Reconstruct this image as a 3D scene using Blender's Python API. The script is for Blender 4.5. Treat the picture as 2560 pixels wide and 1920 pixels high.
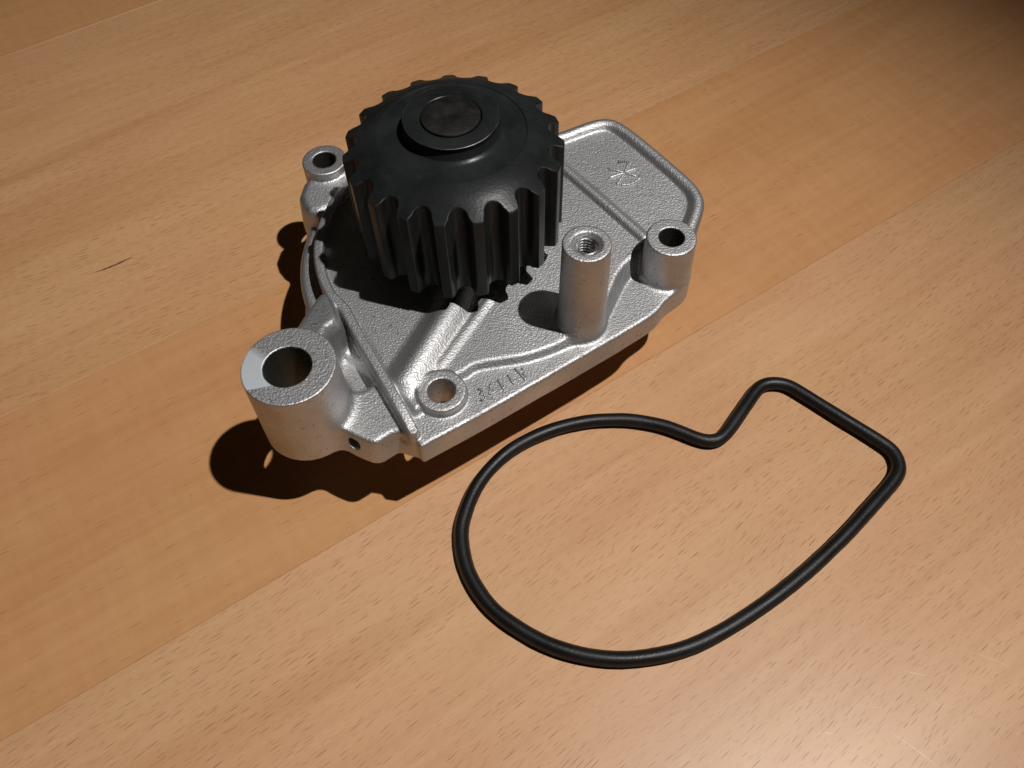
import bpy, math, random
import numpy as np
from mathutils import Matrix, Vector

MM = 0.001
scene = bpy.context.scene
for ob in list(bpy.data.objects):
    bpy.data.objects.remove(ob, do_unlink=True)
COL = scene.collection
random.seed(7)
RNG = np.random.default_rng(11)

# ------------------------------------------------------------------ camera
PITCH, ROLL = math.radians(56.33), math.radians(2.014)
cam_data = bpy.data.cameras.new("camera")
cam_data.sensor_width = 36.0
cam_data.lens = 36.0 * 2145.9 / 2560.0
cam_data.clip_start = 0.005
cam_data.clip_end = 20.0
cam = bpy.data.objects.new("camera", cam_data)
COL.objects.link(cam)
fw = Vector((0, math.cos(PITCH), -math.sin(PITCH)))
rt = Vector((1, 0, 0))
dn = fw.cross(rt)
r2 = rt * math.cos(ROLL) + dn * math.sin(ROLL)
d2 = dn * math.cos(ROLL) - rt * math.sin(ROLL)
m = Matrix((r2, -d2, -fw)).transposed().to_4x4()
m.translation = Vector((0, 0, 232.6)) * MM
cam.matrix_world = m
scene.camera = cam

# ------------------------------------------------------------------ dim room and one bare lamp
world = bpy.data.worlds.new("World")
scene.world = world
world.use_nodes = True
bg = world.node_tree.nodes["Background"]
bg.inputs["Color"].default_value = (1.0, 0.80, 0.62, 1)
bg.inputs["Strength"].default_value = 0.012

lamp_data = bpy.data.lights.new("ceiling_lamp", 'SPOT')
lamp_data.energy = 29.8
lamp_data.color = (1.0, 0.975, 0.958)
lamp_data.shadow_soft_size = 0.007
lamp_data.spot_size = math.radians(62)
lamp_data.spot_blend = 0.95
lamp = bpy.data.objects.new("ceiling_lamp", lamp_data)
COL.objects.link(lamp)
LAMP = Vector((295, 50, 820)) * MM
AIM = Vector((-125, 118, 0)) * MM
lamp.location = LAMP
lamp.rotation_euler = (AIM - LAMP).to_track_quat('-Z', 'Y').to_euler()

scene.view_settings.view_transform = 'Standard'
scene.view_settings.look = 'None'
scene.view_settings.exposure = 0.0
scene.view_settings.gamma = 1.0
scene.view_settings.use_curve_mapping = False
scene.render.engine = 'CYCLES'
scene.cycles.max_bounces = 8
scene.cycles.caustics_reflective = True

# ------------------------------------------------------------------ helpers
def tag(o, label=None, cat=None, kind=None, group=None):
    if label: o["label"] = label
    if cat: o["category"] = cat
    if kind: o["kind"] = kind
    if group: o["group"] = group
    return o

def link(name, mesh, mat=None, parent=None):
    o = bpy.data.objects.new(name, mesh)
    COL.objects.link(o)
    if mat: mesh.materials.append(mat)
    if parent: o.parent = parent
    return o

def empty(name, loc):
    o = bpy.data.objects.new(name, None)
    COL.objects.link(o)
    o.location = loc
    o.empty_display_size = 0.01
    return o

def mesh_np(name, V, F, normals=None, smooth=True, sharp=None):
    me = bpy.data.meshes.new(name)
    V = np.asarray(V, dtype=np.float64)
    me.from_pydata([tuple(v) for v in V] if len(V) < 5000 else V.tolist(), [], F if isinstance(F, list) else F.tolist())
    me.update()
    if smooth:
        me.polygons.foreach_set("use_smooth", np.ones(len(me.polygons), dtype=bool))
    if sharp is not None:
        me.set_sharp_from_angle(angle=math.radians(sharp))
    if normals is not None:
        me.normals_split_custom_set_from_vertices(np.asarray(normals).tolist())
    me.update()
    return me

class NT:
    """tiny node-tree helper"""
    def __init__(self, name):
        self.mat = bpy.data.materials.new(name)
        self.mat.use_nodes = True
        self.t = self.mat.node_tree
        self.bsdf = self.t.nodes["Principled BSDF"]
    def n(self, kind, **kw):
        nd = self.t.nodes.new(kind)
        for k, v in kw.items():
            if k.startswith("i_"):
                nd.inputs[k[2:].replace("_", " ")].default_value = v
            else:
                setattr(nd, k, v)
        return nd
    def l(self, a, b):
        self.t.links.new(a, b)
    def math(self, op, a, b=None, c=None, clamp=False):
        nd = self.t.nodes.new("ShaderNodeMath"); nd.operation = op; nd.use_clamp = clamp
        for i, x in enumerate((a, b, c)):
            if x is None: continue
            if isinstance(x, (int, float)): nd.inputs[i].default_value = x
            else: self.l(x, nd.inputs[i])
        return nd.outputs[0]
    def maprange(self, v, a, b, c=0.0, d=1.0, smooth=False):
        nd = self.t.nodes.new("ShaderNodeMapRange")
        nd.interpolation_type = 'SMOOTHSTEP' if smooth else 'LINEAR'
        self.l(v, nd.inputs[0])
        for i, x in enumerate((a, b, c, d)): nd.inputs[i + 1].default_value = x
        return nd.outputs[0]
    def mix(self, fac, a, b):
        nd = self.t.nodes.new("ShaderNodeMix"); nd.data_type = 'RGBA'
        for s, x in ((nd.inputs[0], fac), (nd.inputs[6], a), (nd.inputs[7], b)):
            if isinstance(x, (int, float)): s.default_value = x
            elif isinstance(x, tuple): s.default_value = (*x, 1) if len(x) == 3 else x
            else: self.l(x, s)
        return nd.outputs[2]
    def coords(self, scale=(1, 1, 1), rot=0.0, loc=(0, 0, 0)):
        tc = self.t.nodes.new("ShaderNodeTexCoord")
        mp = self.t.nodes.new("ShaderNodeMapping"); mp.vector_type = 'POINT'
        r = self.t.nodes.new("ShaderNodeVectorRotate"); r.rotation_type = 'Z_AXIS'
        r.inputs["Angle"].default_value = rot
        self.l(tc.outputs["Object"], r.inputs["Vector"])
        self.l(r.outputs[0], mp.inputs["Vector"])
        mp.inputs["Scale"].default_value = scale
        mp.inputs["Location"].default_value = loc
        return mp.outputs[0]
    def noise(self, vec, scale, detail=2.0, rough=0.5, dist=0.0):
        nd = self.n("ShaderNodeTexNoise")
        self.l(vec, nd.inputs["Vector"])
        nd.inputs["Scale"].default_value = scale
        nd.inputs["Detail"].default_value = detail
        nd.inputs["Roughness"].default_value = rough
        nd.inputs["Distortion"].default_value = dist
        return nd.outputs["Fac"]

# ------------------------------------------------------------------ materials
GRAIN = math.radians(-32.0)      # beech grain runs 32 degrees off the x axis

def wood(name, pale, deep, fleck_keep, fleck_amt, mottle, offset, tilt):
    k = NT(name)
    base = k.coords((1, 1, 1), GRAIN, offset)
    # broad tone, streaked along the grain
    s1 = k.n("ShaderNodeMapping"); k.l(base, s1.inputs["Vector"]); s1.inputs["Scale"].default_value = (5.0, 34.0, 1)
    n1 = k.noise(s1.outputs[0], 1.0, 3.0, 0.55, 0.6)
    s2 = k.n("ShaderNodeMapping"); k.l(base, s2.inputs["Vector"]); s2.inputs["Scale"].default_value = (22.0, 330.0, 1)
    n2 = k.noise(s2.outputs[0], 1.0, 2.0, 0.5, 0.2)
    s3 = k.n("ShaderNodeMapping"); k.l(base, s3.inputs["Vector"]); s3.inputs["Scale"].default_value = (330.0, 900.0, 1)
    n3 = k.noise(s3.outputs[0], 1.0, 3.0, 0.6)
    # curl figure: short streaks across the grain
    s4 = k.n("ShaderNodeMapping"); k.l(base, s4.inputs["Vector"]); s4.inputs["Scale"].default_value = (240.0, 42.0, 1)
    n4 = k.noise(s4.outputs[0], 1.0, 2.0, 0.5, 0.4)
    t = k.math('ADD', k.math('MULTIPLY', n1, 1.1), k.math('MULTIPLY', n2, 0.60))
    t = k.math('ADD', t, k.math('MULTIPLY', n3, 0.25))
    t = k.math('ADD', t, k.math('MULTIPLY', n4, mottle))
    t = k.maprange(t, 0.70 + mottle * 0.35, 1.30 + mottle * 0.65)
    col = k.mix(t, pale, deep)
    # large blotches, pinker / yellower
    n5 = k.noise(base, 14.0, 2.0)
    hue = k.maprange(n5, 0.35, 0.65)
    tint = k.mix(hue, (1.0, 0.975, 0.965), (0.985, 1.0, 0.95))
    mul = k.n("ShaderNodeMix", data_type='RGBA', blend_type='MULTIPLY'); mul.inputs[0].default_value = 1.0
    k.l(col, mul.inputs[6]); k.l(tint, mul.inputs[7])
    col = mul.outputs[2]
    # medullary-ray flecks: short dark dashes along the grain
    flecks = None
    wv = k.n("ShaderNodeMapping"); k.l(base, wv.inputs["Vector"]); wv.inputs["Scale"].default_value = (16.0, 26.0, 1)
    wn = k.n("ShaderNodeTexNoise", noise_dimensions='2D'); k.l(wv.outputs[0], wn.inputs["Vector"]); wn.inputs["Scale"].default_value = 1.0
    wn.inputs["Detail"].default_value = 1.0
    off = k.n("ShaderNodeVectorMath", operation='MULTIPLY_ADD')
    k.l(wn.outputs["Color"], off.inputs[0]); off.inputs[1].default_value = (0.0, 0.007, 0.0)
    turn = k.n("ShaderNodeVectorRotate", rotation_type='Z_AXIS'); k.l(base, turn.inputs["Vector"]); turn.inputs["Angle"].default_value = -math.radians(tilt)
    k.l(turn.outputs[0], off.inputs[2])
    for (su, sv, a_, b_, keep, w) in ((190.0, 760.0, 0.40, 0.115, fleck_keep, 1.0), (270.0, 930.0, 0.36, 0.105, fleck_keep * 0.85, 0.6)):
        sm = k.n("ShaderNodeMapping"); k.l(off.outputs[0], sm.inputs["Vector"]); sm.inputs["Scale"].default_value = (su, sv, 1)
        sm.inputs["Location"].default_value = (su * 0.013, sv * 0.007, 0)
        vo = k.n("ShaderNodeTexVoronoi", voronoi_dimensions='2D', feature='F1')
        vo.inputs["Scale"].default_value = 1.0; vo.inputs["Randomness"].default_value = 0.92
        k.l(sm.outputs[0], vo.inputs["Vector"])
        sep = k.n("ShaderNodeSeparateColor"); k.l(vo.outputs["Color"], sep.inputs[0])
        on = k.math('LESS_THAN', sep.outputs[0], keep)
        dv = k.n("ShaderNodeVectorMath", operation='SUBTRACT'); k.l(sm.outputs[0], dv.inputs[0]); k.l(vo.outputs["Position"], dv.inputs[1])
        ds = k.n("ShaderNodeVectorMath", operation='MULTIPLY'); k.l(dv.outputs[0], ds.inputs[0]); ds.inputs[1].default_value = (1 / a_, 1 / b_, 0)
        ln = k.n("ShaderNodeVectorMath", operation='LENGTH'); k.l(ds.outputs[0], ln.inputs[0])
        d = k.math('DIVIDE', ln.outputs["Value"], k.math('MULTIPLY_ADD', sep.outputs[1], 0.7, 0.45))
        dash = k.maprange(d, 0.55, 1.1, 1.0, 0.0, True)
        a = k.math('MULTIPLY', k.math('MULTIPLY', dash, on), k.math('MULTIPLY_ADD', sep.outputs[2], 0.75 * w, 0.25 * w))
        flecks = a if flecks is None else k.math('MAXIMUM', flecks, a)
    # flecks come in bands where the cut meets the rays
    sb = k.n("ShaderNodeMapping"); k.l(base, sb.inputs["Vector"]); sb.inputs["Scale"].default_value = (9.0, 30.0, 1)
    band = k.maprange(k.noise(sb.outputs[0], 1.0, 1.0), 0.3, 0.55, 0.6, 1.0)
    flecks = k.math('MULTIPLY', flecks, band)
    col = k.mix(k.math('MULTIPLY', flecks, fleck_amt), col, (0.16, 0.065, 0.027))
    k.l(col, k.bsdf.inputs["Base Color"])
    # satin lacquer with faint waviness and hairline scratches
    wav = k.noise(base, 900.0, 2.0)
    ss = k.n("ShaderNodeMapping"); k.l(base, ss.inputs["Vector"]); ss.inputs["Scale"].default_value = (60, 2600, 1)
    ss.inputs["Rotation"].default_value = (0, 0, math.radians(62))
    scr = k.maprange(k.noise(ss.outputs[0], 1.0, 0.0), 0.80, 0.84)
    h = k.math('SUBTRACT', k.math('MULTIPLY', wav, 0.5), k.math('MULTIPLY', flecks, 0.5))
    h = k.math('SUBTRACT', h, k.math('MULTIPLY', scr, 0.25))
    bp = k.n("ShaderNodeBump"); bp.inputs["Strength"].default_value = 0.25; bp.inputs["Distance"].default_value = 0.00006
    k.l(h, bp.inputs["Height"])
    k.l(bp.outputs[0], k.bsdf.inputs["Normal"])
    k.l(k.maprange(n5, 0.3, 0.7, 0.37, 0.43), k.bsdf.inputs["Roughness"])
    k.bsdf.inputs["Coat Weight"].default_value = 0.1
    k.bsdf.inputs["Coat Roughness"].default_value = 0.38
    k.l(bp.outputs[0], k.bsdf.inputs["Coat Normal"])
    k.bsdf.inputs["Specular IOR Level"].default_value = 0.35
    return k.mat

M_pale = wood("beech_pale", (0.59, 0.345, 0.188), (0.475, 0.250, 0.120), 0.80, 0.66, 0.05, (0.31, 0.12, 0), 5.0)
M_rose = wood("beech_rose", (0.60, 0.343, 0.174), (0.485, 0.248, 0.112), 0.85, 0.66, 0.06, (1.27, 0.64, 0), -4.0)
M_deep = wood("beech_deep", (0.565, 0.298, 0.138), (0.465, 0.220, 0.090), 0.16, 0.60, 0.45, (2.43, 1.92, 0), -3.0)

def cast(name, patch=False, dark=False):
    k = NT(name)
    k.bsdf.inputs["Metallic"].default_value = 1.0
    c = k.coords((1, 1, 1))
    n1 = k.noise(c, 1900.0, 1.0, 0.5)
    n2 = k.noise(c, 900.0, 1.0, 0.5)
    n3 = k.noise(c, 45.0, 3.0, 0.6)
    h = k.math('ADD', k.math('MULTIPLY', n1, 1.0), k.math('MULTIPLY', n2, 0.2))
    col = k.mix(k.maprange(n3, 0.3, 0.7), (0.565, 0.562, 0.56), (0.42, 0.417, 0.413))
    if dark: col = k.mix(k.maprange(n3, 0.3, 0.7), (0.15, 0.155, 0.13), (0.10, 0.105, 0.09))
    # dark specks of release agent
    sp = k.noise(c, 900.0, 0.0)
    col = k.mix(k.maprange(sp, 0.73, 0.79, 0.0, 0.45), col, (0.18, 0.17, 0.16))
    rough = k.maprange(n3, 0.3, 0.7, 0.52, 0.59)
    bp = k.n("ShaderNodeBump"); bp.inputs["Distance"].default_value = 0.00030
    bp.inputs["Strength"].default_value = 0.56
    if patch:
        # a cutter has skimmed one side of the boss face: smooth bright arc
        tc = k.n("ShaderNodeTexCoord"); sx = k.n("ShaderNodeSeparateXYZ"); k.l(tc.outputs["Object"], sx.inputs[0])
        px, py = PIVOT_LOCAL
        x = k.math('SUBTRACT', sx.outputs[0], px); y = k.math('SUBTRACT', sx.outputs[1], py)
        # below the line through (-9.7,7.5) and above the one through (-9.4,-7.2)-(-3.5,-6.1)
        up = k.maprange(k.math('SUBTRACT', k.math('MULTIPLY', x, -0.62), k.math('MULTIPLY', y, 0.78)), 0.0005, 0.0030)
        lo = k.maprange(k.math('ADD', k.math('SUBTRACT', y, k.math('MULTIPLY', x, 0.19)), 0.0054), -0.0001, 0.0001)
        zz = k.math('GREATER_THAN', sx.outputs[2], 0.0546)
        left = k.math('LESS_THAN', x, -0.002)
        mk = k.math('MULTIPLY', k.math('MULTIPLY', up, lo), k.math('MULTIPLY', zz, left))
        inv = k.math('SUBTRACT', 1.0, mk)
        k.l(k.math('MULTIPLY', inv, 0.52), bp.inputs["Strength"])
        rough = k.math('ADD', rough, k.math('MULTIPLY', mk, 0.12))
        col = k.mix(mk, col, (0.72, 0.755, 0.79))
    k.l(h, bp.inputs["Height"])
    k.l(bp.outputs[0], k.bsdf.inputs["Normal"])
    k.l(col, k.bsdf.inputs["Base Color"])
    k.l(rough, k.bsdf.inputs["Roughness"])
    return k.mat

PC = (-13.527, 182.434)           # pulley axis, mm
PIVOT = (-56.6, 126.4)
PIVOT_LOCAL = ((PIVOT[0] - PC[0]) * MM, (PIVOT[1] - PC[1]) * MM)
M_cast = cast("cast_aluminium")
M_pivot = cast("cast_aluminium_skimmed", True)
M_bore = cast("dark_bore", dark=True)  # same cast metal in a darker tone, for the bore walls

def dark_steel():
    k = NT("black_oxide_steel")
    k.bsdf.inputs["Specular IOR Level"].default_value = 0.14
    c = k.coords((1, 1, 1))
    n1 = k.noise(c, 60.0, 4.0, 0.65)
    n2 = k.noise(c, 1400.0, 2.0)
    n3 = k.noise(c, 260.0, 3.0, 0.6)
    col = k.mix(k.maprange(n1, 0.35, 0.7), (0.009, 0.0104, 0.0100), (0.020, 0.0225, 0.0220))
    col = k.mix(k.maprange(n3, 0.58, 0.75, 0.0, 0.22), col, (0.040, 0.044, 0.044))
    k.l(col, k.bsdf.inputs["Base Color"])
    k.l(k.maprange(n1, 0.3, 0.7, 0.35, 0.27), k.bsdf.inputs["Roughness"])
    bp = k.n("ShaderNodeBump"); bp.inputs["Distance"].default_value = 0.00006; bp.inputs["Strength"].default_value = 0.5
    k.l(k.math('ADD', n2, n3), bp.inputs["Height"]); k.l(bp.outputs[0], k.bsdf.inputs["Normal"])
    return k.mat
M_steel = dark_steel()

def worn_steel(name, ca, cb, ra, rb):
    k = NT(name)
    k.bsdf.inputs["Metallic"].default_value = 1.0
    c = k.coords((1, 1, 1))
    n1 = k.noise(c, 300.0, 4.0, 0.65)
    n2 = k.noise(c, 1500.0, 2.0)
    k.l(k.mix(k.maprange(n1, 0.35, 0.65), ca, cb), k.bsdf.inputs["Base Color"])
    k.l(k.maprange(n1, 0.3, 0.7, ra, rb), k.bsdf.inputs["Roughness"])
    bp = k.n("ShaderNodeBump"); bp.inputs["Distance"].default_value = 0.00006; bp.inputs["Strength"].default_value = 0.5
    k.l(n2, bp.inputs["Height"]); k.l(bp.outputs[0], k.bsdf.inputs["Normal"])
    return k.mat
M_shaft = worn_steel("shaft_steel", (0.032, 0.032, 0.030), (0.052, 0.051, 0.047), 0.55, 0.65)
M_edge = worn_steel("bare_steel", (0.10, 0.10, 0.098), (0.2, 0.2, 0.195), 0.35, 0.5)
M_thread = worn_steel("cut_aluminium", (0.68, 0.68, 0.69), (0.78, 0.78, 0.79), 0.25, 0.35)

def rubber():
    k = NT("black_rubber")
    c = k.coords((1, 1, 1))
    n2 = k.noise(c, 1700.0, 2.0); n1 = k.noise(c, 90.0, 3.0)
    k.l(k.mix(k.maprange(n1, 0.3, 0.7), (0.005, 0.005, 0.005), (0.009, 0.009, 0.0095)), k.bsdf.inputs["Base Color"])
    k.l(k.maprange(n1, 0.3, 0.7, 0.38, 0.48), k.bsdf.inputs["Roughness"])
    k.bsdf.inputs["Specular IOR Level"].default_value = 0.36
    bp = k.n("ShaderNodeBump"); bp.inputs["Distance"].default_value = 0.00010; bp.inputs["Strength"].default_value = 0.56
    k.l(n2, bp.inputs["Height"]); k.l(bp.outputs[0], k.bsdf.inputs["Normal"])
    return k.mat
M_rubber = rubber()
def plain(name, col, rough=0.6):
    k = NT(name)
    n = k.noise(k.coords(), 2000.0, 1.0)
    k.l(k.mix(n, col, tuple(x * 0.8 for x in col)), k.bsdf.inputs["Base Color"])
    k.bsdf.inputs["Roughness"].default_value = rough
    return k.mat
M_lint = plain("white_lint", (0.8, 0.76, 0.72))

# ------------------------------------------------------------------ table top: glued beech staves
table = empty("table_top", (0, 0, 0))
tag(table, "lacquered beech table top of wide glued staves", kind="structure")
ux, uy = math.cos(math.radians(32)), math.sin(math.radians(32))
def stave(v0, v1, mat):
    """plank between two offsets (mm) measured across the grain"""
    gap = 0.03
    lo, hi = v0 + gap, v1 - gap
    u0, u1 = -420.0, 640.0
    b = 0.10
    prof = [(lo, -30), (lo, -b), (lo + b, 0), (hi - b, 0), (hi, -b), (hi, -30)]
    V, F = [], []
    for u in (u0, u1):
        for v, z in prof:
            V.append(((u * ux - v * uy) * MM, (u * uy + v * ux) * MM, z * MM))
    n = len(prof)
    for i in range(n):
        j = (i + 1) % n
        F.append((i, i + n, j + n, j))
    F.append(tuple(range(n))); F.append(tuple(range(2 * n - 1, n - 1, -1)))
    return link("plank", mesh_np("plank", V, F, smooth=False), mat, table)
# joint offsets: v = -x*sin + y*cos
stave(-90.0, 114.0, M_pale)
stave(114.0, 213.5, M_deep)
stave(213.5, 405.0, M_rose)
stave(405.0, 560.0, M_deep)

def strip(name, pts, w, mat, z=0.02):
    """hairline mark lying in the lacquer, tapering to both ends"""
    P = np.array(pts, float)
    t = np.linspace(0, 1, 24)
    q = np.stack([np.interp(t, np.linspace(0, 1, len(P)), P[:, 0]), np.interp(t, np.linspace(0, 1, len(P)), P[:, 1])], 1)
    for _ in range(3): q[1:-1] = 0.5 * q[1:-1] + 0.25 * (q[:-2] + q[2:])
    d = np.gradient(q, axis=0); d /= np.linalg.norm(d, axis=1)[:, None]
    nrm = np.stack([-d[:, 1], d[:, 0]], 1)
    V, F = [], []
    for i in range(24):
        ww = w * 0.5 * (math.sin(math.pi * (i + 0.4) / 23.8) ** 0.6) * (0.75 + 0.5 * random.random())
        for sgn, zz in ((-1, 0.0), (0, z), (1, 0.0)):
            p = q[i] + nrm[i] * ww * sgn
            V.append((p[0] * MM, p[1] * MM, (zz + 0.004) * MM))
    for i in range(23):
        for k in (0, 1): F.append((i * 3 + k, i * 3 + 3 + k, i * 3 + 4 + k, i * 3 + 1 + k))
    return link(name, mesh_np(name, V, F), mat, table)
M_scratch = plain("scratched_lacquer", (0.70, 0.56, 0.45), 0.35)
M_streak = plain("mineral_streak", (0.16, 0.07, 0.03), 0.45)
strip("scratch", [(92.2, 45.2), (97.0, 41.5), (103.0, 35.8)], 0.14, M_scratch)
strip("scratch", [(83.2, 52.6), (87, 51.3), (90.0, 50.7), (93, 50.5), (95.7, 50.8)], 0.09, M_scratch)
strip("scratch", [(99.4, 60.3), (103, 59.0), (107.1, 57.9)], 0.10, M_scratch)
strip("scratch", [(120.1, 63.9), (125, 61.8), (129.2, 59.4)], 0.10, M_scratch)
strip("scratch", [(72.0, 44.0), (76.5, 45.0), (80.0, 44.4)], 0.12, M_scratch)
strip("scratch", [(104.0, 52.5), (110.0, 49.5)], 0.10, M_scratch)
strip("grain_streak", [(-148.9, 209.6), (-143.0, 212.6), (-136.9, 216.6)], 0.75, M_streak, 0.005)

# ------------------------------------------------------------------ water pump
pump = empty("water_pump", (PC[0] * MM, PC[1] * MM, 0))
tag(pump, "cast aluminium car water pump with black toothed belt pulley", "water pump")

# ---- the casting, sculpted as a distance field and skinned
H = 0.4
X = np.arange(-74, 67, H, dtype=np.float32)
Y = np.arange(104, 238, H, dtype=np.float32)
Z = np.arange(25.4, 72, H, dtype=np.float32)
GX, GY = np.meshgrid(X, Y, indexing='ij')
FLD = np.full((len(X), len(Y), len(Z)), 12.0, dtype=np.float32)

def smin(a, b, k):
    h = np.clip(0.5 + 0.5 * (b - a) / k, 0, 1)
    return b + (a - b) * h - k * h * (1 - h)
def smax(a, b, k):
    return -smin(-a, -b, k)
def poly_d(P):
    """signed distance to a polygon on the xy grid (negative inside)"""
    P = np.asarray(P, dtype=np.float32)
    d = np.full(GX.shape, 1e9, dtype=np.float32)
    inside = np.zeros(GX.shape, dtype=bool)
    for i in range(len(P)):
        a, b = P[i], P[(i + 1) % len(P)]
        ex, ey = b - a
        wx, wy = GX - a[0], GY - a[1]
        t = np.clip((wx * ex + wy * ey) / (ex * ex + ey * ey + 1e-9), 0, 1)
        d = np.minimum(d, (wx - ex * t) ** 2 + (wy - ey * t) ** 2)
        c = ((a[1] > GY) != (b[1] > GY)) & (GX < (b[0] - a[0]) * (GY - a[1]) / (b[1] - a[1] + 1e-12) + a[0])
        inside ^= c
    d = np.sqrt(d)
    return np.where(inside, -d, d)
def line_d(P):
    """distance to an open polyline and the running parameter 0..1"""
    P = np.asarray(P, dtype=np.float32)
    d = np.full(GX.shape, 1e9, dtype=np.float32); tt = np.zeros(GX.shape, dtype=np.float32)
    n = len(P) - 1
    for i in range(n):
        a, b = P[i], P[i + 1]
        ex, ey = b - a
        wx, wy = GX - a[0], GY - a[1]
        t = np.clip((wx * ex + wy * ey) / (ex * ex + ey * ey + 1e-9), 0, 1)
        q = (wx - ex * t) ** 2 + (wy - ey * t) ** 2
        c = q < d
        d = np.where(c, q, d); tt = np.where(c, (i + t) / n, tt)
    return np.sqrt(d), tt
def circ_d(c, r):
    return np.hypot(GX - c[0], GY - c[1]) - r
def box_of(d2, margin):
    ix = np.where((d2 < margin).any(axis=1))[0]; iy = np.where((d2 < margin).any(axis=0))[0]
    return slice(ix[0], ix[-1] + 1), slice(iy[0], iy[-1] + 1)
def add(d2, top, k, rnd=0.6, bottom=27.5, slope=0.0, clip=None):
    """union an upright solid: plan outline d2, height map 'top', edge rounding, side draft"""
    sx, sy = box_of(d2, 6.0 + slope * 14)
    d = d2[sx, sy][:, :, None]
    t = (top[sx, sy][:, :, None] if isinstance(top, np.ndarray) else top)
    z = Z[None, None, :]
    side = (d + slope * (z - t)) / math.sqrt(1 + slope * slope)
    s = smax(side, z - t, rnd)
    if clip is not None: s = smax(s, clip[sx, sy][:, :, None], 0.8)
    s = np.maximum(s, bottom - z).astype(np.float32)
    FLD[sx, sy] = smin(FLD[sx, sy], s, k)
def add_bead(dline, zc, r, k):
    sx, sy = box_of(dline, r + 6)
    d = dline[sx, sy][:, :, None]
    c = (zc[sx, sy][:, :, None] if isinstance(zc, np.ndarray) else zc)
    rr = (r[sx, sy][:, :, None] if isinstance(r, np.ndarray) else r)
    s = np.sqrt(d * d + (Z[None, None, :] - c) ** 2) - rr
    FLD[sx, sy] = smin(FLD[sx, sy], s.astype(np.float32), k)
def cut(c, r, z0, z1, k=0.25, cone=None):
    d2 = circ_d(c, r)
    sx, sy = box_of(d2, 6.0)
    d = d2[sx, sy][:, :, None]; z = Z[None, None, :]
    s = np.maximum(np.maximum(d, z0 - z), z - z1)
    if cone:   # (extra radius at z1, depth)
        s = np.minimum(s, np.maximum((d - cone[0] + (z1 - z) * cone[0] / cone[1]) * 0.7, z - z1))
    FLD[sx, sy] = smax(FLD[sx, sy], (-s).astype(np.float32), k)

def chaikin(P, keep=(), closed=True, it=2):
    P = [tuple(p) for p in P]; keep = {P[i] for i in keep}
    for _ in range(it):
        out_ = []
        n_ = len(P)
        for i in range(n_ if closed else n_ - 1):
            a, b = P[i], P[(i + 1) % n_]
            if not closed and i == 0: out_.append(a)
            if a in keep: out_.append(a)
            else: out_.append((0.75 * a[0] + 0.25 * b[0], 0.75 * a[1] + 0.25 * b[1]))
            if b not in keep: out_.append((0.25 * a[0] + 0.75 * b[0], 0.25 * a[1] + 0.75 * b[1]))
        if not closed: out_.append(P[-1])
        P = out_
    return P
t_up = 0.6 * (GX - 8) + 0.8 * (GY - 148)
UP = (38.4 + 0.066 * smax(t_up, np.float32(0), 12.0)).astype(np.float32)    # upper deck, rising to the panel

FLANGE = [(-24.6, 111.9), (-8.9, 121.0), (7.7, 131.4), (25.2, 142.4), (38.5, 150.9), (43.3, 154.6), (46.0, 158.5), (50.6, 162.2),
          (54.6, 168.0), (57.0, 179), (60.6, 190), (60.4, 194.0), (58.7, 199.2), (52, 209.4), (44.5, 220.4), (39.6, 226.6), (36.6, 229.0), (32.7, 229.9),
          (27.5, 228.6), (18.7, 224.7), (10, 222.6), (-5, 226), (-30, 220), (-46, 200), (-55, 172), (-50.2, 162), (-26.6, 114.6)]
DECK = [(-27.2, 122), (-24.5, 124), (-20, 133.0), (-13.6, 134.0), (-10.8, 137.0), (-3.1, 138.2), (3.8, 139.1), (11.5, 141.8), (15.9, 144.2), (22, 146.5), (26.0, 152.0),
        (29.5, 160.5), (32.5, 167.5), (36.5, 171.6), (41, 174.5), (50, 176.5), (56.2, 178), (60.3, 190), (60.1, 194.0), (58.3, 199.1), (51.7, 209.2), (44.2, 220.1), (39.4, 226.2), (36.4, 228.7), (32.7, 229.6),
        (27.5, 228.3), (18.7, 224.4), (10, 222.3), (-5, 225.6), (-30, 219), (-45, 200), (-54, 175), (-46.5, 158)]
PANEL = [(58.0, 180), (60.3, 190), (60.1, 194.0), (58.3, 199.1), (51.7, 209.2), (44.2, 220.1), (39.4, 226.2), (36.4, 228.7), (32.7, 229.6), (27.5, 228.3), (18.7, 224.4), (11, 222)]
add(circ_d(PC, 51.0), 33.4, 1.4, rnd=2.2)
LUG = [(-61, 163), (-50, 164), (-26.6, 115.4), (-28.5, 115.5), (-31.0, 117.5), (-34.5, 116.7), (-38.0, 116.0), (-44, 119.5), (-49, 122.5), (-53, 123), (-66, 124), (-66, 140), (-61.5, 152)]
add(poly_d(LUG), 31.8, 1.6, rnd=1.0)
d_fl = poly_d(chaikin(FLANGE, keep=(0, len(FLANGE) - 1)))
add(d_fl, 36.2, 1.4, rnd=1.2)
d_deck = np.minimum(poly_d(chaikin(DECK)), circ_d(PC, 42.8))
add(d_deck, UP, 0.5, rnd=0.6, slope=0.75, clip=np.minimum(d_fl, circ_d(PC, 43.0)))
add(circ_d(PC, 14.0), 46.6, 5.0, rnd=1.0)
# rounded ribs running from the bearing towards the corner bolt
dl, tl = line_d([(-13.5, 165), (-17.0, 155.0), (-29.0, 132.0)])
add_bead(dl, (37.9 - 1.6 * tl).astype(np.float32), 4.6, 3.0)
dl, tl = line_d([(-5.0, 160.5), (-19.5, 136.6)])
add_bead(dl, (UP - 1.0).astype(np.float32), 1.3, 1.4)
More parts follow.
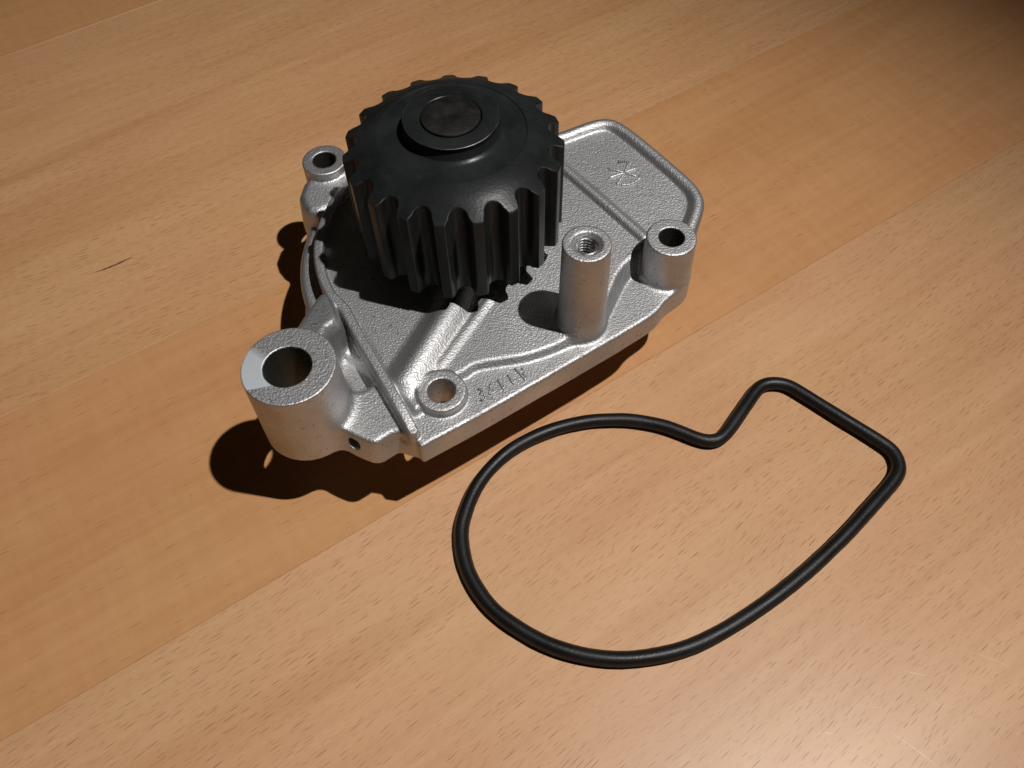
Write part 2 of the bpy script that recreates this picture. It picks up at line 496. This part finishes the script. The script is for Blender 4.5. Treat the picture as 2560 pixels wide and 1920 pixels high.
# lobe in front of the pivot boss
LOBE = [(-50.5, 123.8), (-48.6, 120.9), (-44.0, 117.3), (-38.6, 114.3), (-36.6, 113.9), (-34.6, 115.3), (-32.4, 116.9), (-30.4, 117.1), (-26.6, 115.6), (-36.0, 134.0), (-39.8, 131.2), (-43.6, 129.6), (-49, 127.0)]
add(poly_d(chaikin(LOBE, it=1)), 36.1, 2.6, rnd=1.3, slope=0.22)
# gusset bridging pivot boss and guard rim
GUS = [(-62, 134), (-58.6, 146), (-54.6, 158.6), (-52.0, 160.2), (-48.2, 151.0), (-48.0, 147.8), (-51.0, 144.6), (-51, 134)]
g_top = np.clip(47.2 - 0.17 * (GY - 140.0), 39.0, 53.0).astype(np.float32)
add(poly_d(chaikin(GUS, it=1)), g_top, 2.6, rnd=1.8, slope=0.12)
# swollen shoulder under the rear boss
BUL = [(-64.6, 208), (-65.6, 203), (-64.4, 199.2), (-62.2, 196.0), (-59.0, 195.0), (-54.6, 197.6), (-50.0, 206), (-49, 214), (-60, 216)]
b_top = (41.0 - 0.10 * (208 - GY)).astype(np.float32)
add(poly_d(BUL), b_top, 1.2, rnd=2.8, slope=0.10)
# panel edge beads
d_pan, _ = line_d(chaikin([(53.0, 176.5), (55.8, 182.0), (58.8, 189.5), (58.6, 193.8), (56.7, 198.2), (50.2, 208.1), (42.7, 218.9), (38.2, 224.6), (35.8, 226.6), (32.7, 227.3), (28.2, 226.2), (19.6, 222.4), (11, 220.2)], closed=False))
add_bead(d_pan, (UP - 0.35).astype(np.float32), 2.25, 1.0)
d_rid, _ = line_d([(8, 223), (19.0, 208.8), (29.3, 194.8), (41.2, 178.4)])
add_bead(d_rid, (UP - 0.55).astype(np.float32), 1.9, 0.7)
# belt guard rim
ang = np.radians(np.linspace(118, 208, 30))
RIMP = [(PC[0] + 43.6 * math.cos(a), PC[1] + 43.6 * math.sin(a)) for a in ang] + [(-47.3, 156.2), (-41.0, 143.4), (-33.5, 129.2), (-26.4, 115.4)]
d_rim, t_rim = line_d(RIMP)
r_top = (41.0 - 1.4 * np.clip((t_rim - 0.975) / 0.025, 0, 1) ** 2).astype(np.float32)
add(d_rim - 1.45, r_top, 0.5, rnd=0.7)
# bosses
BOSS_F, BOSS_C, BOSS_U, POST = (-19.1, 127.6), (47.05, 169.55), (-57.9, 214.9), (20.38, 150.65)
add(circ_d(BOSS_F, 6.8), 39.3, 0.7, rnd=0.6)
add(circ_d(PIVOT, 12.2), 55.0, 3.4, rnd=0.35, slope=0.015)
add(circ_d(BOSS_C, 7.25), 51.0, 1.6, rnd=0.6, slope=0.02)
add(circ_d(BOSS_U, 7.1), 44.0, 0.9, rnd=0.5, slope=0.01)
add(circ_d(POST, 6.4), 70.0, 1.8, rnd=0.4, slope=0.012)
FLD[:] = np.maximum(FLD, 27.5 - Z[None, None, :])
cut(BOSS_F, 3.75, 0, 39.5)
cut((PIVOT[0] - 0.3, PIVOT[1] - 0.3), 6.2, 0, 55.1)
cut(BOSS_C, 3.65, 0, 51.1)
cut(BOSS_U, 3.75, 0, 44.1)
cut(BOSS_U, 5.2, 0, 31.8)
cut((PIVOT[0] - 0.3, PIVOT[1] - 0.3), 7.6, 0, 31.5)
cut(POST, 3.05, 48.0, 70.1, cone=(1.15, 1.5))
# cross drilling in the lobe wall
ax, ay = 0.48, 0.877
hx, hy, hz = -43.9, 114.4, 32.1
sx, sy = slice(0, int((-25 + 74) / H)), slice(0, int((135 - 104) / H))
rx, ry = GX[sx, sy][:, :, None] - hx, GY[sx, sy][:, :, None] - hy
al = rx * ax + ry * ay
rad = np.sqrt((rx * ay - ry * ax) ** 2 + (Z[None, None, :] - hz) ** 2) - 1.95
FLD[sx, sy] = np.maximum(FLD[sx, sy], -np.maximum(rad, np.maximum(-4 - al, al - 13)).astype(np.float32))

def skin(F):
    """vectorised surface nets; returns vertices (grid units -> mm), quads, normals"""
    nx, ny, nz = F.shape
    neg = F < 0
    s = np.zeros((nx - 1, ny - 1, nz - 1), dtype=np.int8)
    for i in (0, 1):
        for j in (0, 1):
            for q in (0, 1):
                s += neg[i:nx - 1 + i, j:ny - 1 + j, q:nz - 1 + q]
    ci, cj, ck = np.nonzero((s > 0) & (s < 8))
    idx = np.full(s.shape, -1, dtype=np.int32)
    idx[ci, cj, ck] = np.arange(len(ci))
    corner = [(i, j, q) for i in (0, 1) for j in (0, 1) for q in (0, 1)]
    val = np.stack([F[ci + a, cj + b, ck + c] for a, b, c in corner], 1)
    acc = np.zeros((len(ci), 3)); cnt = np.zeros(len(ci))
    cc = np.array(corner)
    for a in range(8):
        for b in range(a + 1, 8):
            if np.abs(cc[a] - cc[b]).sum() != 1: continue
            va, vb = val[:, a], val[:, b]
            hit = (va < 0) != (vb < 0)
            t = np.where(hit, va / np.where(hit, va - vb, 1), 0)
            p = cc[a] + (cc[b] - cc[a]) * t[:, None]
            acc += p * hit[:, None]; cnt += hit
    V = np.stack([ci, cj, ck], 1) + acc / cnt[:, None]
    quads = []
    for axis in range(3):
        sl0 = [slice(None)] * 3; sl1 = [slice(None)] * 3
        sl0[axis] = slice(0, -1); sl1[axis] = slice(1, None)
        a, b = neg[tuple(sl0)], neg[tuple(sl1)]
        e = np.stack(np.nonzero(a != b), 1)
        u, v = [(1, 2), (2, 0), (0, 1)][axis]
        ok = (e[:, u] > 0) & (e[:, v] > 0) & (e[:, u] < F.shape[u] - 1) & (e[:, v] < F.shape[v] - 1)
        e = e[ok]
        flip = ~a[e[:, 0], e[:, 1], e[:, 2]]
        def at(du, dv):
            q = e.copy(); q[:, u] -= du; q[:, v] -= dv
            return idx[q[:, 0], q[:, 1], q[:, 2]]
        Q = np.stack([at(1, 1), at(0, 1), at(0, 0), at(1, 0)], 1)
        Q[flip] = Q[flip][:, ::-1]
        quads.append(Q)
    Q = np.concatenate(quads)
    # gradient at the vertices, by trilinear sampling of differences
    base = np.floor(V).astype(int)
    fr = V - base
    N = np.zeros_like(V)
    shp = np.array(F.shape) - 1
    def samp(P):
        b = np.clip(np.floor(P).astype(int), 0, shp - 1); f = np.clip(P - b, 0, 1)
        r = 0
        for (i, j, q) in corner:
            w = (f[:, 0] if i else 1 - f[:, 0]) * (f[:, 1] if j else 1 - f[:, 1]) * (f[:, 2] if q else 1 - f[:, 2])
            r = r + w * F[b[:, 0] + i, b[:, 1] + j, b[:, 2] + q]
        return r
    for ax_ in range(3):
        o = np.zeros(3); o[ax_] = 0.6
        N[:, ax_] = samp(V + o) - samp(V - o)
    N /= np.linalg.norm(N, axis=1)[:, None] + 1e-9
    return V, Q, N

V, Q, N = skin(FLD)
VM = np.stack([X[0] + V[:, 0] * H, Y[0] + V[:, 1] * H, Z[0] + V[:, 2] * H], 1)
del FLD
fc = VM[Q].mean(axis=1)
def near(c, r): return np.hypot(fc[:, 0] - c[0], fc[:, 1] - c[1]) < r
# nearest grid cell lookups for the plan distances
gi = np.clip(((fc[:, 0] - X[0]) / H).round().astype(int), 0, len(X) - 1)
gj = np.clip(((fc[:, 1] - Y[0]) / H).round().astype(int), 0, len(Y) - 1)
up_f = UP[gi, gj]
lab = np.zeros(len(fc), dtype=int)
lab[(d_rim[gi, gj] < 1.9) & (fc[:, 2] > 33.6)] = 2                       # belt guard rim
lab[(np.minimum(d_pan, d_rid)[gi, gj] < 2.1) & (fc[:, 2] > up_f + 0.18)] = 3   # panel bead
lab[near(PIVOT, 12.75) & ((fc[:, 2] > 37.0) | near(PIVOT, 11.5))] = 4
lab[near(BOSS_C, 7.9) & ((fc[:, 2] > 36.9) | near(BOSS_C, 6.5))] = 5
lab[near(BOSS_U, 7.35) & ((fc[:, 2] > 41.8) | near(BOSS_U, 5.5))] = 6
lab[near(BOSS_F, 6.9) & ((fc[:, 2] > 37.4) | near(BOSS_F, 5.0))] = 7
lab[near(POST, 7.2) & (fc[:, 2] > up_f + 0.4)] = 8
lab[near(PC, 15.5) & (fc[:, 2] > 40.5)] = 9
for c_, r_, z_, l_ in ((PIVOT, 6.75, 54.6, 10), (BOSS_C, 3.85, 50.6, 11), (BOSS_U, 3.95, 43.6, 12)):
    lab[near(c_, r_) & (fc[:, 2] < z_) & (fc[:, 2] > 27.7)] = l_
loc = np.array([PC[0], PC[1], 0.0])
names = {0: "housing", 2: "belt_guard_rim", 3: "panel_bead", 4: "pivot_boss", 5: "mounting_boss", 6: "mounting_boss", 7: "mounting_boss", 8: "threaded_boss", 9: "bearing_collar", 10: "bore", 11: "bore", 12: "bore"}
plabel = {4: "wide pivot boss with a bright skimmed arc on its top face", 5: "bolt boss beside the flat panel", 6: "short bolt boss behind the pulley",
          7: "low bolt boss in the front corner", 8: "tall threaded boss standing on the deck", 2: "low curved guard rim around the pulley"}
parts = {}
for i, nm in names.items():
    fq = Q[lab == i]
    if not len(fq): continue
    u, inv = np.unique(fq, return_inverse=True)
    me = mesh_np(nm, (VM[u] - loc) * MM, inv.reshape(-1, 4), normals=N[u])
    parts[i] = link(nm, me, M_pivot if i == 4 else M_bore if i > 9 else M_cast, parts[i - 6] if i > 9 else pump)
    if i in plabel: parts[i]["label"] = plabel[i]
housing = parts[0]

# ---- raised lettering and casting mark
def strokes_mesh(name, strokes, z, r, zfun=None):
    """half-round raised strokes"""
    V, F = [], []
    for st in strokes:
        for a, b in zip(st[:-1], st[1:]):
            a = np.array(a, float); b = np.array(b, float)
            t = b - a; L = np.linalg.norm(t)
            if L < 1e-6: continue
            t /= L; nrm = np.array([-t[1], t[0]])
            rows = []
            for s, w in ((-0.7 * r, 0.25), (0, 0.9), (r, 1.0), (L - r, 1.0), (L, 0.9), (L + 0.7 * r, 0.25)):
                c = a + t * s
                zz = z if zfun is None else zfun(c[0], c[1])
                row = []
                for k in range(7):
                    th = math.pi * k / 6
                    q = c + nrm * math.cos(th) * r * w
                    row.append(len(V))
                    V.append(((q[0] - PC[0]) * MM, (q[1] - PC[1]) * MM, (zz + (math.sin(th) * 1.25 * w - 0.25) * r) * MM))
                rows.append(row)
            for r0, r1 in zip(rows[:-1], rows[1:]):
                for k in range(6):
                    F.append((r0[k], r0[k + 1], r1[k + 1], r1[k]))
    return mesh_np(name, V, F)
LET = [[[(1.0, 136.0), (3.75, 132.0)], [(3.0, 136.2), (3.75, 132.0)], [(2.0, 134.6), (3.3, 134.8)]],
       [[(-1.1, 133.9), (0.35, 130.9)], [(0.35, 130.9), (1.05, 132.2)]],
       [[(-3.9, 132.5), (-2.4, 129.3)], [(-2.4, 129.3), (-1.8, 130.5)]],
       [[(-5.6, 131.5), (-6.0, 129.8), (-6.15, 127.7)], [(-6.15, 127.7), (-3.9, 128.9)]],
       [[(-10.0, 128.4), (-9.6, 129.2), (-8.9, 129.5), (-8.4, 129.1), (-8.3, 128.3), (-8.9, 127.8)], [(-8.9, 127.8), (-8.0, 127.7), (-7.3, 127.1), (-7.3, 126.2), (-8.0, 125.7), (-8.8, 125.8)]]]
for st in LET:
    link("raised_character", strokes_mesh("raised_character", st, 36.2, 0.42), M_cast, housing)
def upz(x, y):
    t = 0.6 * (x - 8) + 0.8 * (y - 148)
    return 38.4 + 0.066 * (max(t, 0) if abs(t) > 12 else 0.5 * (t + 12) * 0.5)
mc = (38.0, 205.4)
def arc_pts(a0, a1, r): return [(mc[0] + r * math.cos(math.radians(a)), mc[1] + r * math.sin(math.radians(a))) for a in np.linspace(a0, a1, 7)]
MARK = [arc_pts(62, 112, 4.7), arc_pts(235, 335, 5.2), [(39.7, 209.4), mc, (35.3, 200.6)], [(33.0, 207.6), mc], [(32.9, 203.6), mc], [(41.8, 207.0), mc], [(41.4, 203.6), mc]]
link("casting_mark", strokes_mesh("casting_mark", MARK, 42.0, 0.50, upz), M_cast, housing)

# ---- internal thread of the tall boss
def thread_mesh():
    nth, pitch, z0, z1 = 40, 1.0, 52.0, 69.0
    per = 8
    nzv = int((z1 - z0) / pitch * per)
    V, F = [], []
    for j in range(nzv + 1):
        for i in range(nth):
            th = 2 * math.pi * i / nth
            z = z0 + (z1 - z0) * j / nzv
            ph = ((z / pitch) - th / (2 * math.pi)) % 1.0
            rr = 2.35 + 0.68 * abs(2 * ph - 1)
            V.append(((POST[0] - PC[0] + rr * math.cos(th)) * MM, (POST[1] - PC[1] + rr * math.sin(th)) * MM, z * MM))
    for j in range(nzv):
        for i in range(nth):
            a = j * nth + i; b = j * nth + (i + 1) % nth
            F.append((a, a + nth, b + nth, b))
    F.append(tuple(range(nth)))
    return mesh_np("internal_thread", V, F, sharp=25)
link("internal_thread", thread_mesh(), M_thread, parts[8])

# ---- toothed pulley
NT_, RT = 19, 30.0
ZB, ZR = 47.5, 76.0
def cone_z(r): return ZR + (RT - r) * 0.5
half = math.pi * RT / NT_
prof = [(-half, 0.0), (-half * 0.9, 0.0), (-3.95, 0.02)]
for a in np.radians(np.linspace(80, 15, 4)):
    prof.append((-3.95 + 0.62 * math.cos(a), 0.62 - 0.62 * math.sin(a)))
prof += [(-3.05, 1.1)]
arc = []
for a in np.radians(np.linspace(180, 360, 13)):
    arc.append((2.72 * math.cos(a), 1.7 - 2.45 * math.sin(a)))
left = prof[:8]
prof = left + arc + [(-s, d) for s, d in reversed(left)][:-1]
NP_ = len(prof)
PH = math.radians(-115.4)
out = []
for k in range(NT_):
    for s, d in prof:
        th = PH + 2 * math.pi * (k + 0.5) / NT_ + s / RT
        out.append((th, RT - d))
out = np.array(out); M_ = len(out)
ox, oy = out[:, 1] * np.cos(out[:, 0]), out[:, 1] * np.sin(out[:, 0])
tx, ty = np.roll(ox, -1) - np.roll(ox, 1), np.roll(oy, -1) - np.roll(oy, 1)
tl_ = np.hypot(tx, ty); nxo, nyo = ty / tl_, -tx / tl_
ix_, iy_ = ox - nxo * 0.22, oy - nyo * 0.22
ir_ = np.hypot(ix_, iy_)
ith = np.arctan2(iy_, ix_)
rings = []
rings.append(np.stack([ix_, iy_, np.full(M_, ZB)], 1))
rings.append(np.stack([ox, oy, np.full(M_, ZB + 0.22)], 1))
zt_ = cone_z(out[:, 1])
rings.append(np.stack([ox, oy, zt_ - 0.22], 1))
rings.append(np.stack([ix_, iy_, cone_z(ir_)], 1))
def ring(r, z, th): return np.stack([r * np.cos(th), r * np.sin(th), np.full(len(th), z)], 1)
rings.append(ring(25.0, cone_z(25.0), ith))
NTOOTH_RINGS = len(rings)
PR = [(20.3, cone_z(20.3)), (20.05, 80.88), (19.75, 80.55), (18.0, 80.6), (16.2, 80.72), (14.6, 80.95), (13.7, 81.25), (13.05, 81.8), (12.65, 82.9), (12.4, 84.2)]
for r_, z_ in PR: rings.append(ring(r_, z_, out[:, 0]))
VP = np.concatenate(rings) * MM
tooth_of = np.full(M_, -1)
for k in range(NT_):
    for j in range(NP_):
        s, d = prof[j]
        if d < 1.75 or False:
            tooth_of[k * NP_ + j] = k if s < 0 else (k + 1) % NT_
faces = {-1: []}
arris = {}
for k in range(NT_): faces[k] = []
for q in range(len(rings) - 1):
    for i in range(M_):
        j = (i + 1) % M_
        f = (q * M_ + i, q * M_ + j, (q + 1) * M_ + j, (q + 1) * M_ + i)
        key = tooth_of[i] if (q < NTOOTH_RINGS - 1 and tooth_of[i] == tooth_of[j]) else -1
        faces[key].append(f)
        arris.setdefault(key, []).append(q == 2)
# underside: ring to a bore
rb = len(VP)
VP = np.concatenate([VP, ring(16.0, ZB, out[:, 0]) * MM])
for i in range(M_):
    j = (i + 1) % M_
    faces[-1].append((rb + i, rb + j, j, i))
full = mesh_np("pulley_full", VP, [f for k in faces for f in faces[k]], sharp=28)
cn = np.zeros(len(full.loops) * 3, dtype=np.float32)
full.corner_normals.foreach_get("vector", cn); cn = cn.reshape(-1, 3)
off = 0; pulley = None
for k in [-1] + list(range(NT_)):
    fs = faces[k]
    if not fs: continue
    pos = 0
    for kk in faces:
        if kk == k: break
        pos += len(faces[kk])
    normals = cn[pos * 4:(pos + len(fs)) * 4]
    arr = np.array(fs); u, inv = np.unique(arr, return_inverse=True)
    me = mesh_np("pulley" if k < 0 else "tooth", VP[u], inv.reshape(-1, 4))
    me.normals_split_custom_set([tuple(v) for v in normals])
    me.materials.append(M_steel); me.materials.append(M_edge)
    worn = np.zeros(len(fs), dtype=np.int32); worn[:len(arris[k])] = np.array(arris[k], dtype=np.int32)
    me.polygons.foreach_set("material_index", worn)
    if k < 0: pulley = link("pulley", me, None, pump); pulley["label"] = "black steel belt pulley with nineteen teeth"
    else: link("tooth", me, None, pulley)
bpy.data.meshes.remove(full)

def lathe(name, prof, seg, sharp=30, closed_top=False):
    V, F = [], []
    for r, z in prof:
        for i in range(seg):
            th = 2 * math.pi * i / seg
            V.append((r * math.cos(th) * MM, r * math.sin(th) * MM, z * MM))
    for q in range(len(prof) - 1):
        for i in range(seg):
            j = (i + 1) % seg
            F.append((q * seg + i, q * seg + j, (q + 1) * seg + j, (q + 1) * seg + i))
    if closed_top: F.append(tuple((len(prof) - 1) * seg + i for i in range(seg)))
    return mesh_np(name, V, F, sharp=sharp)
col_ = link("hub_collar", lathe("hub_collar", [(12.5, 84.0), (12.62, 84.8), (12.75, 85.2), (12.6, 85.42), (12.45, 85.48), (8.45, 85.48), (8.2, 85.3), (8.05, 84.6)], 128), M_steel, pulley)
# bright worn arris around the collar
link("collar_edge", lathe("collar_edge", [(12.70, 85.30), (12.73, 85.37), (12.66, 85.45), (12.58, 85.49), (12.52, 85.47)], 128, sharp=60), M_edge, pulley)
link("shaft_end", lathe("shaft_end", [(7.9, 84.4), (7.9, 85.5), (7.75, 85.75), (7.4, 85.85), (4.5, 85.82), (2.6, 85.78), (1.7, 85.68), (0.9, 85.62), (0.05, 85.6)], 96, closed_top=True), M_shaft, pulley)
# ---- underside: seal seat and impeller the pump rests on
link("pump_shaft", lathe("pump_shaft", [(7.0, 12), (7.0, 60)], 48), M_shaft, pump)
link("seal_seat", lathe("seal_seat", [(22, 27.6), (22, 24), (19, 21), (14, 19), (14, 13.5)], 96), M_cast, pump)
imp = link("impeller", lathe("impeller", [(7, 14), (26, 13.5), (27, 12.6), (26, 11.8), (9, 11), (8.5, 0.4), (8.2, 0.0), (0.1, 0.0)], 96, closed_top=True), M_shaft, pump)
vV, vF = [], []
for i in range(9):
    t = i / 8
    th = t * 0.9; r = 8.0 + 18.0 * t
    for w in (-0.9, 0.9):
        c = (r * math.cos(th) - w * math.sin(th + 0.6), r * math.sin(th) + w * math.cos(th + 0.6))
        for z in (0.0, 12.0): vV.append((c[0] * MM, c[1] * MM, z * MM))
for i in range(8):
    a = i * 4; b = a + 4
    vF += [(a, b, b + 1, a + 1), (a + 2, a + 3, b + 3, b + 2), (a, a + 2, b + 2, b), (a + 1, b + 1, b + 3, a + 3)]
vF += [(0, 1, 3, 2), (32, 34, 35, 33)]
vme = mesh_np("vane", vV, vF, smooth=False)
vme.materials.append(M_shaft)
for k in range(6):
    o = bpy.data.objects.new("vane", vme); COL.objects.link(o); o.parent = imp
    o.rotation_euler = (0, 0, k * math.pi / 3)

# ------------------------------------------------------------------ rubber gasket
GAS = [(-16.24, 102.32), (-15.09, 108.48), (-12.27, 115.94), (-8.07, 122.37), (-1.97, 128.56), (5.35, 133.14), (13.86, 136.58), (23.0, 138.53), (30.31, 138.86), (37.53, 138.34), (46.27, 136.09), (52.59, 133.09), (56.69, 130.9), (59.98, 129.94), (62.9, 130.43), (66.25, 133.25), (72.67, 141.39), (77.98, 148.0), (80.96, 150.05), (84.68, 150.36), (88.18, 149.29), (91.35, 146.71), (97.44, 141.03), (103.39, 135.49), (108.04, 131.26), (112.07, 127.41), (114.76, 124.28), (115.46, 120.66), (114.8, 117.54), (111.88, 113.78), (102.92, 105.6), (95.21, 98.7), (87.62, 92.53), (80.17, 86.85), (70.83, 80.49), (61.85, 75.12), (53.19, 70.6), (45.0, 67.3), (36.01, 65.32), (26.31, 64.7), (16.84, 65.99), (7.73, 69.03), (0.09, 73.42), (-7.24, 79.27), (-12.38, 86.51), (-15.24, 93.83)]
P = np.array(GAS)
n = len(P); dense = []
for i in range(n):
    p0, p1, p2, p3 = P[i - 1], P[i], P[(i + 1) % n], P[(i + 2) % n]
    for s in np.linspace(0, 1, 16, endpoint=False):
        dense.append(0.5 * ((2 * p1) + (-p0 + p2) * s + (2 * p0 - 5 * p1 + 4 * p2 - p3) * s ** 2 + (-p0 + 3 * p1 - 3 * p2 + p3) * s ** 3))
dense = np.array(dense)
seg = np.r_[0, np.cumsum(np.linalg.norm(np.roll(dense, -1, 0) - dense, axis=1))]
K = 520
s_ = np.linspace(0, seg[-1], K, endpoint=False)
cl = np.r_[dense, dense[:1]]
C_ = np.stack([np.interp(s_, seg, cl[:, 0]), np.interp(s_, seg, cl[:, 1])], 1)
for _ in range(6): C_ = 0.5 * C_ + 0.25 * (np.roll(C_, 1, 0) + np.roll(C_, -1, 0))
T_ = np.roll(C_, -1, 0) - np.roll(C_, 1, 0); T_ /= np.linalg.norm(T_, axis=1)[:, None]
Nn = np.stack([-T_[:, 1], T_[:, 0]], 1)
gc = np.array([48.0, 104.0])
NS = 28
gV, gF = [], []
ths = np.linspace(0, 2 * math.pi, NS, endpoint=False)
lip = 0.20 * (0.6 + 0.4 * RNG.random(K)); lip = (lip + np.roll(lip, 1)) / 2
for i in range(K):
    for th in ths:
        r = 2.06 + 0.018 * math.sin(i * 0.31) + 0.012 * math.sin(i * 0.113 + 1)
        r += lip[i] * math.exp(-((abs(math.sin(th)) / 0.11) ** 2))        # mould flash along the parting line
        p = C_[i] + Nn[i] * math.cos(th) * r
        gV.append(((p[0] - gc[0]) * MM, (p[1] - gc[1]) * MM, (2.06 + 0.02 + math.sin(th) * r) * MM))
for i in range(K):
    j = (i + 1) % K
    for a in range(NS):
        b = (a + 1) % NS
        gF.append((i * NS + a, i * NS + b, j * NS + b, j * NS + a))
gas = link("rubber_gasket", mesh_np("rubber_gasket", gV, gF), M_rubber)
gas.location = (gc[0] * MM, gc[1] * MM, 0)
tag(gas, "black rubber ring gasket with one squared corner lying on the table", "gasket")

# ------------------------------------------------------------------ specks of lint on the lacquer
def lint(pts, label):
    base = np.array(pts).mean(axis=0)
    V, F = [], []
    ring_n = 5
    for i, p in enumerate(pts):
        for a in range(ring_n):
            th = 2 * math.pi * a / ring_n
            V.append(((p[0] - base[0] + 0.07 * math.cos(th)) * MM, (p[1] - base[1]) * MM, (0.09 + 0.25 * math.sin(math.pi * i / (len(pts) - 1)) + 0.07 * math.sin(th)) * MM))
    for i in range(len(pts) - 1):
        for a in range(ring_n):
            b = (a + 1) % ring_n
            F.append((i * ring_n + a, i * ring_n + b, (i + 1) * ring_n + b, (i + 1) * ring_n + a))
    o = link("lint_fibre", mesh_np("lint_fibre", V, F), M_lint)
    o.location = (base[0] * MM, base[1] * MM, 0)
    tag(o, label, "lint", group="lint on the table")
lint([(128.8, 227.6), (129.2, 227.9), (129.7, 228.3), (130.5, 229.0)], "tiny white lint fibre on the bare wood behind the gasket")
lint([(-65.5, 51.3), (-65.3, 51.7), (-64.9, 51.7), (-64.5, 51.3)], "tiny curled white lint fibre on the wood in front of the pump")
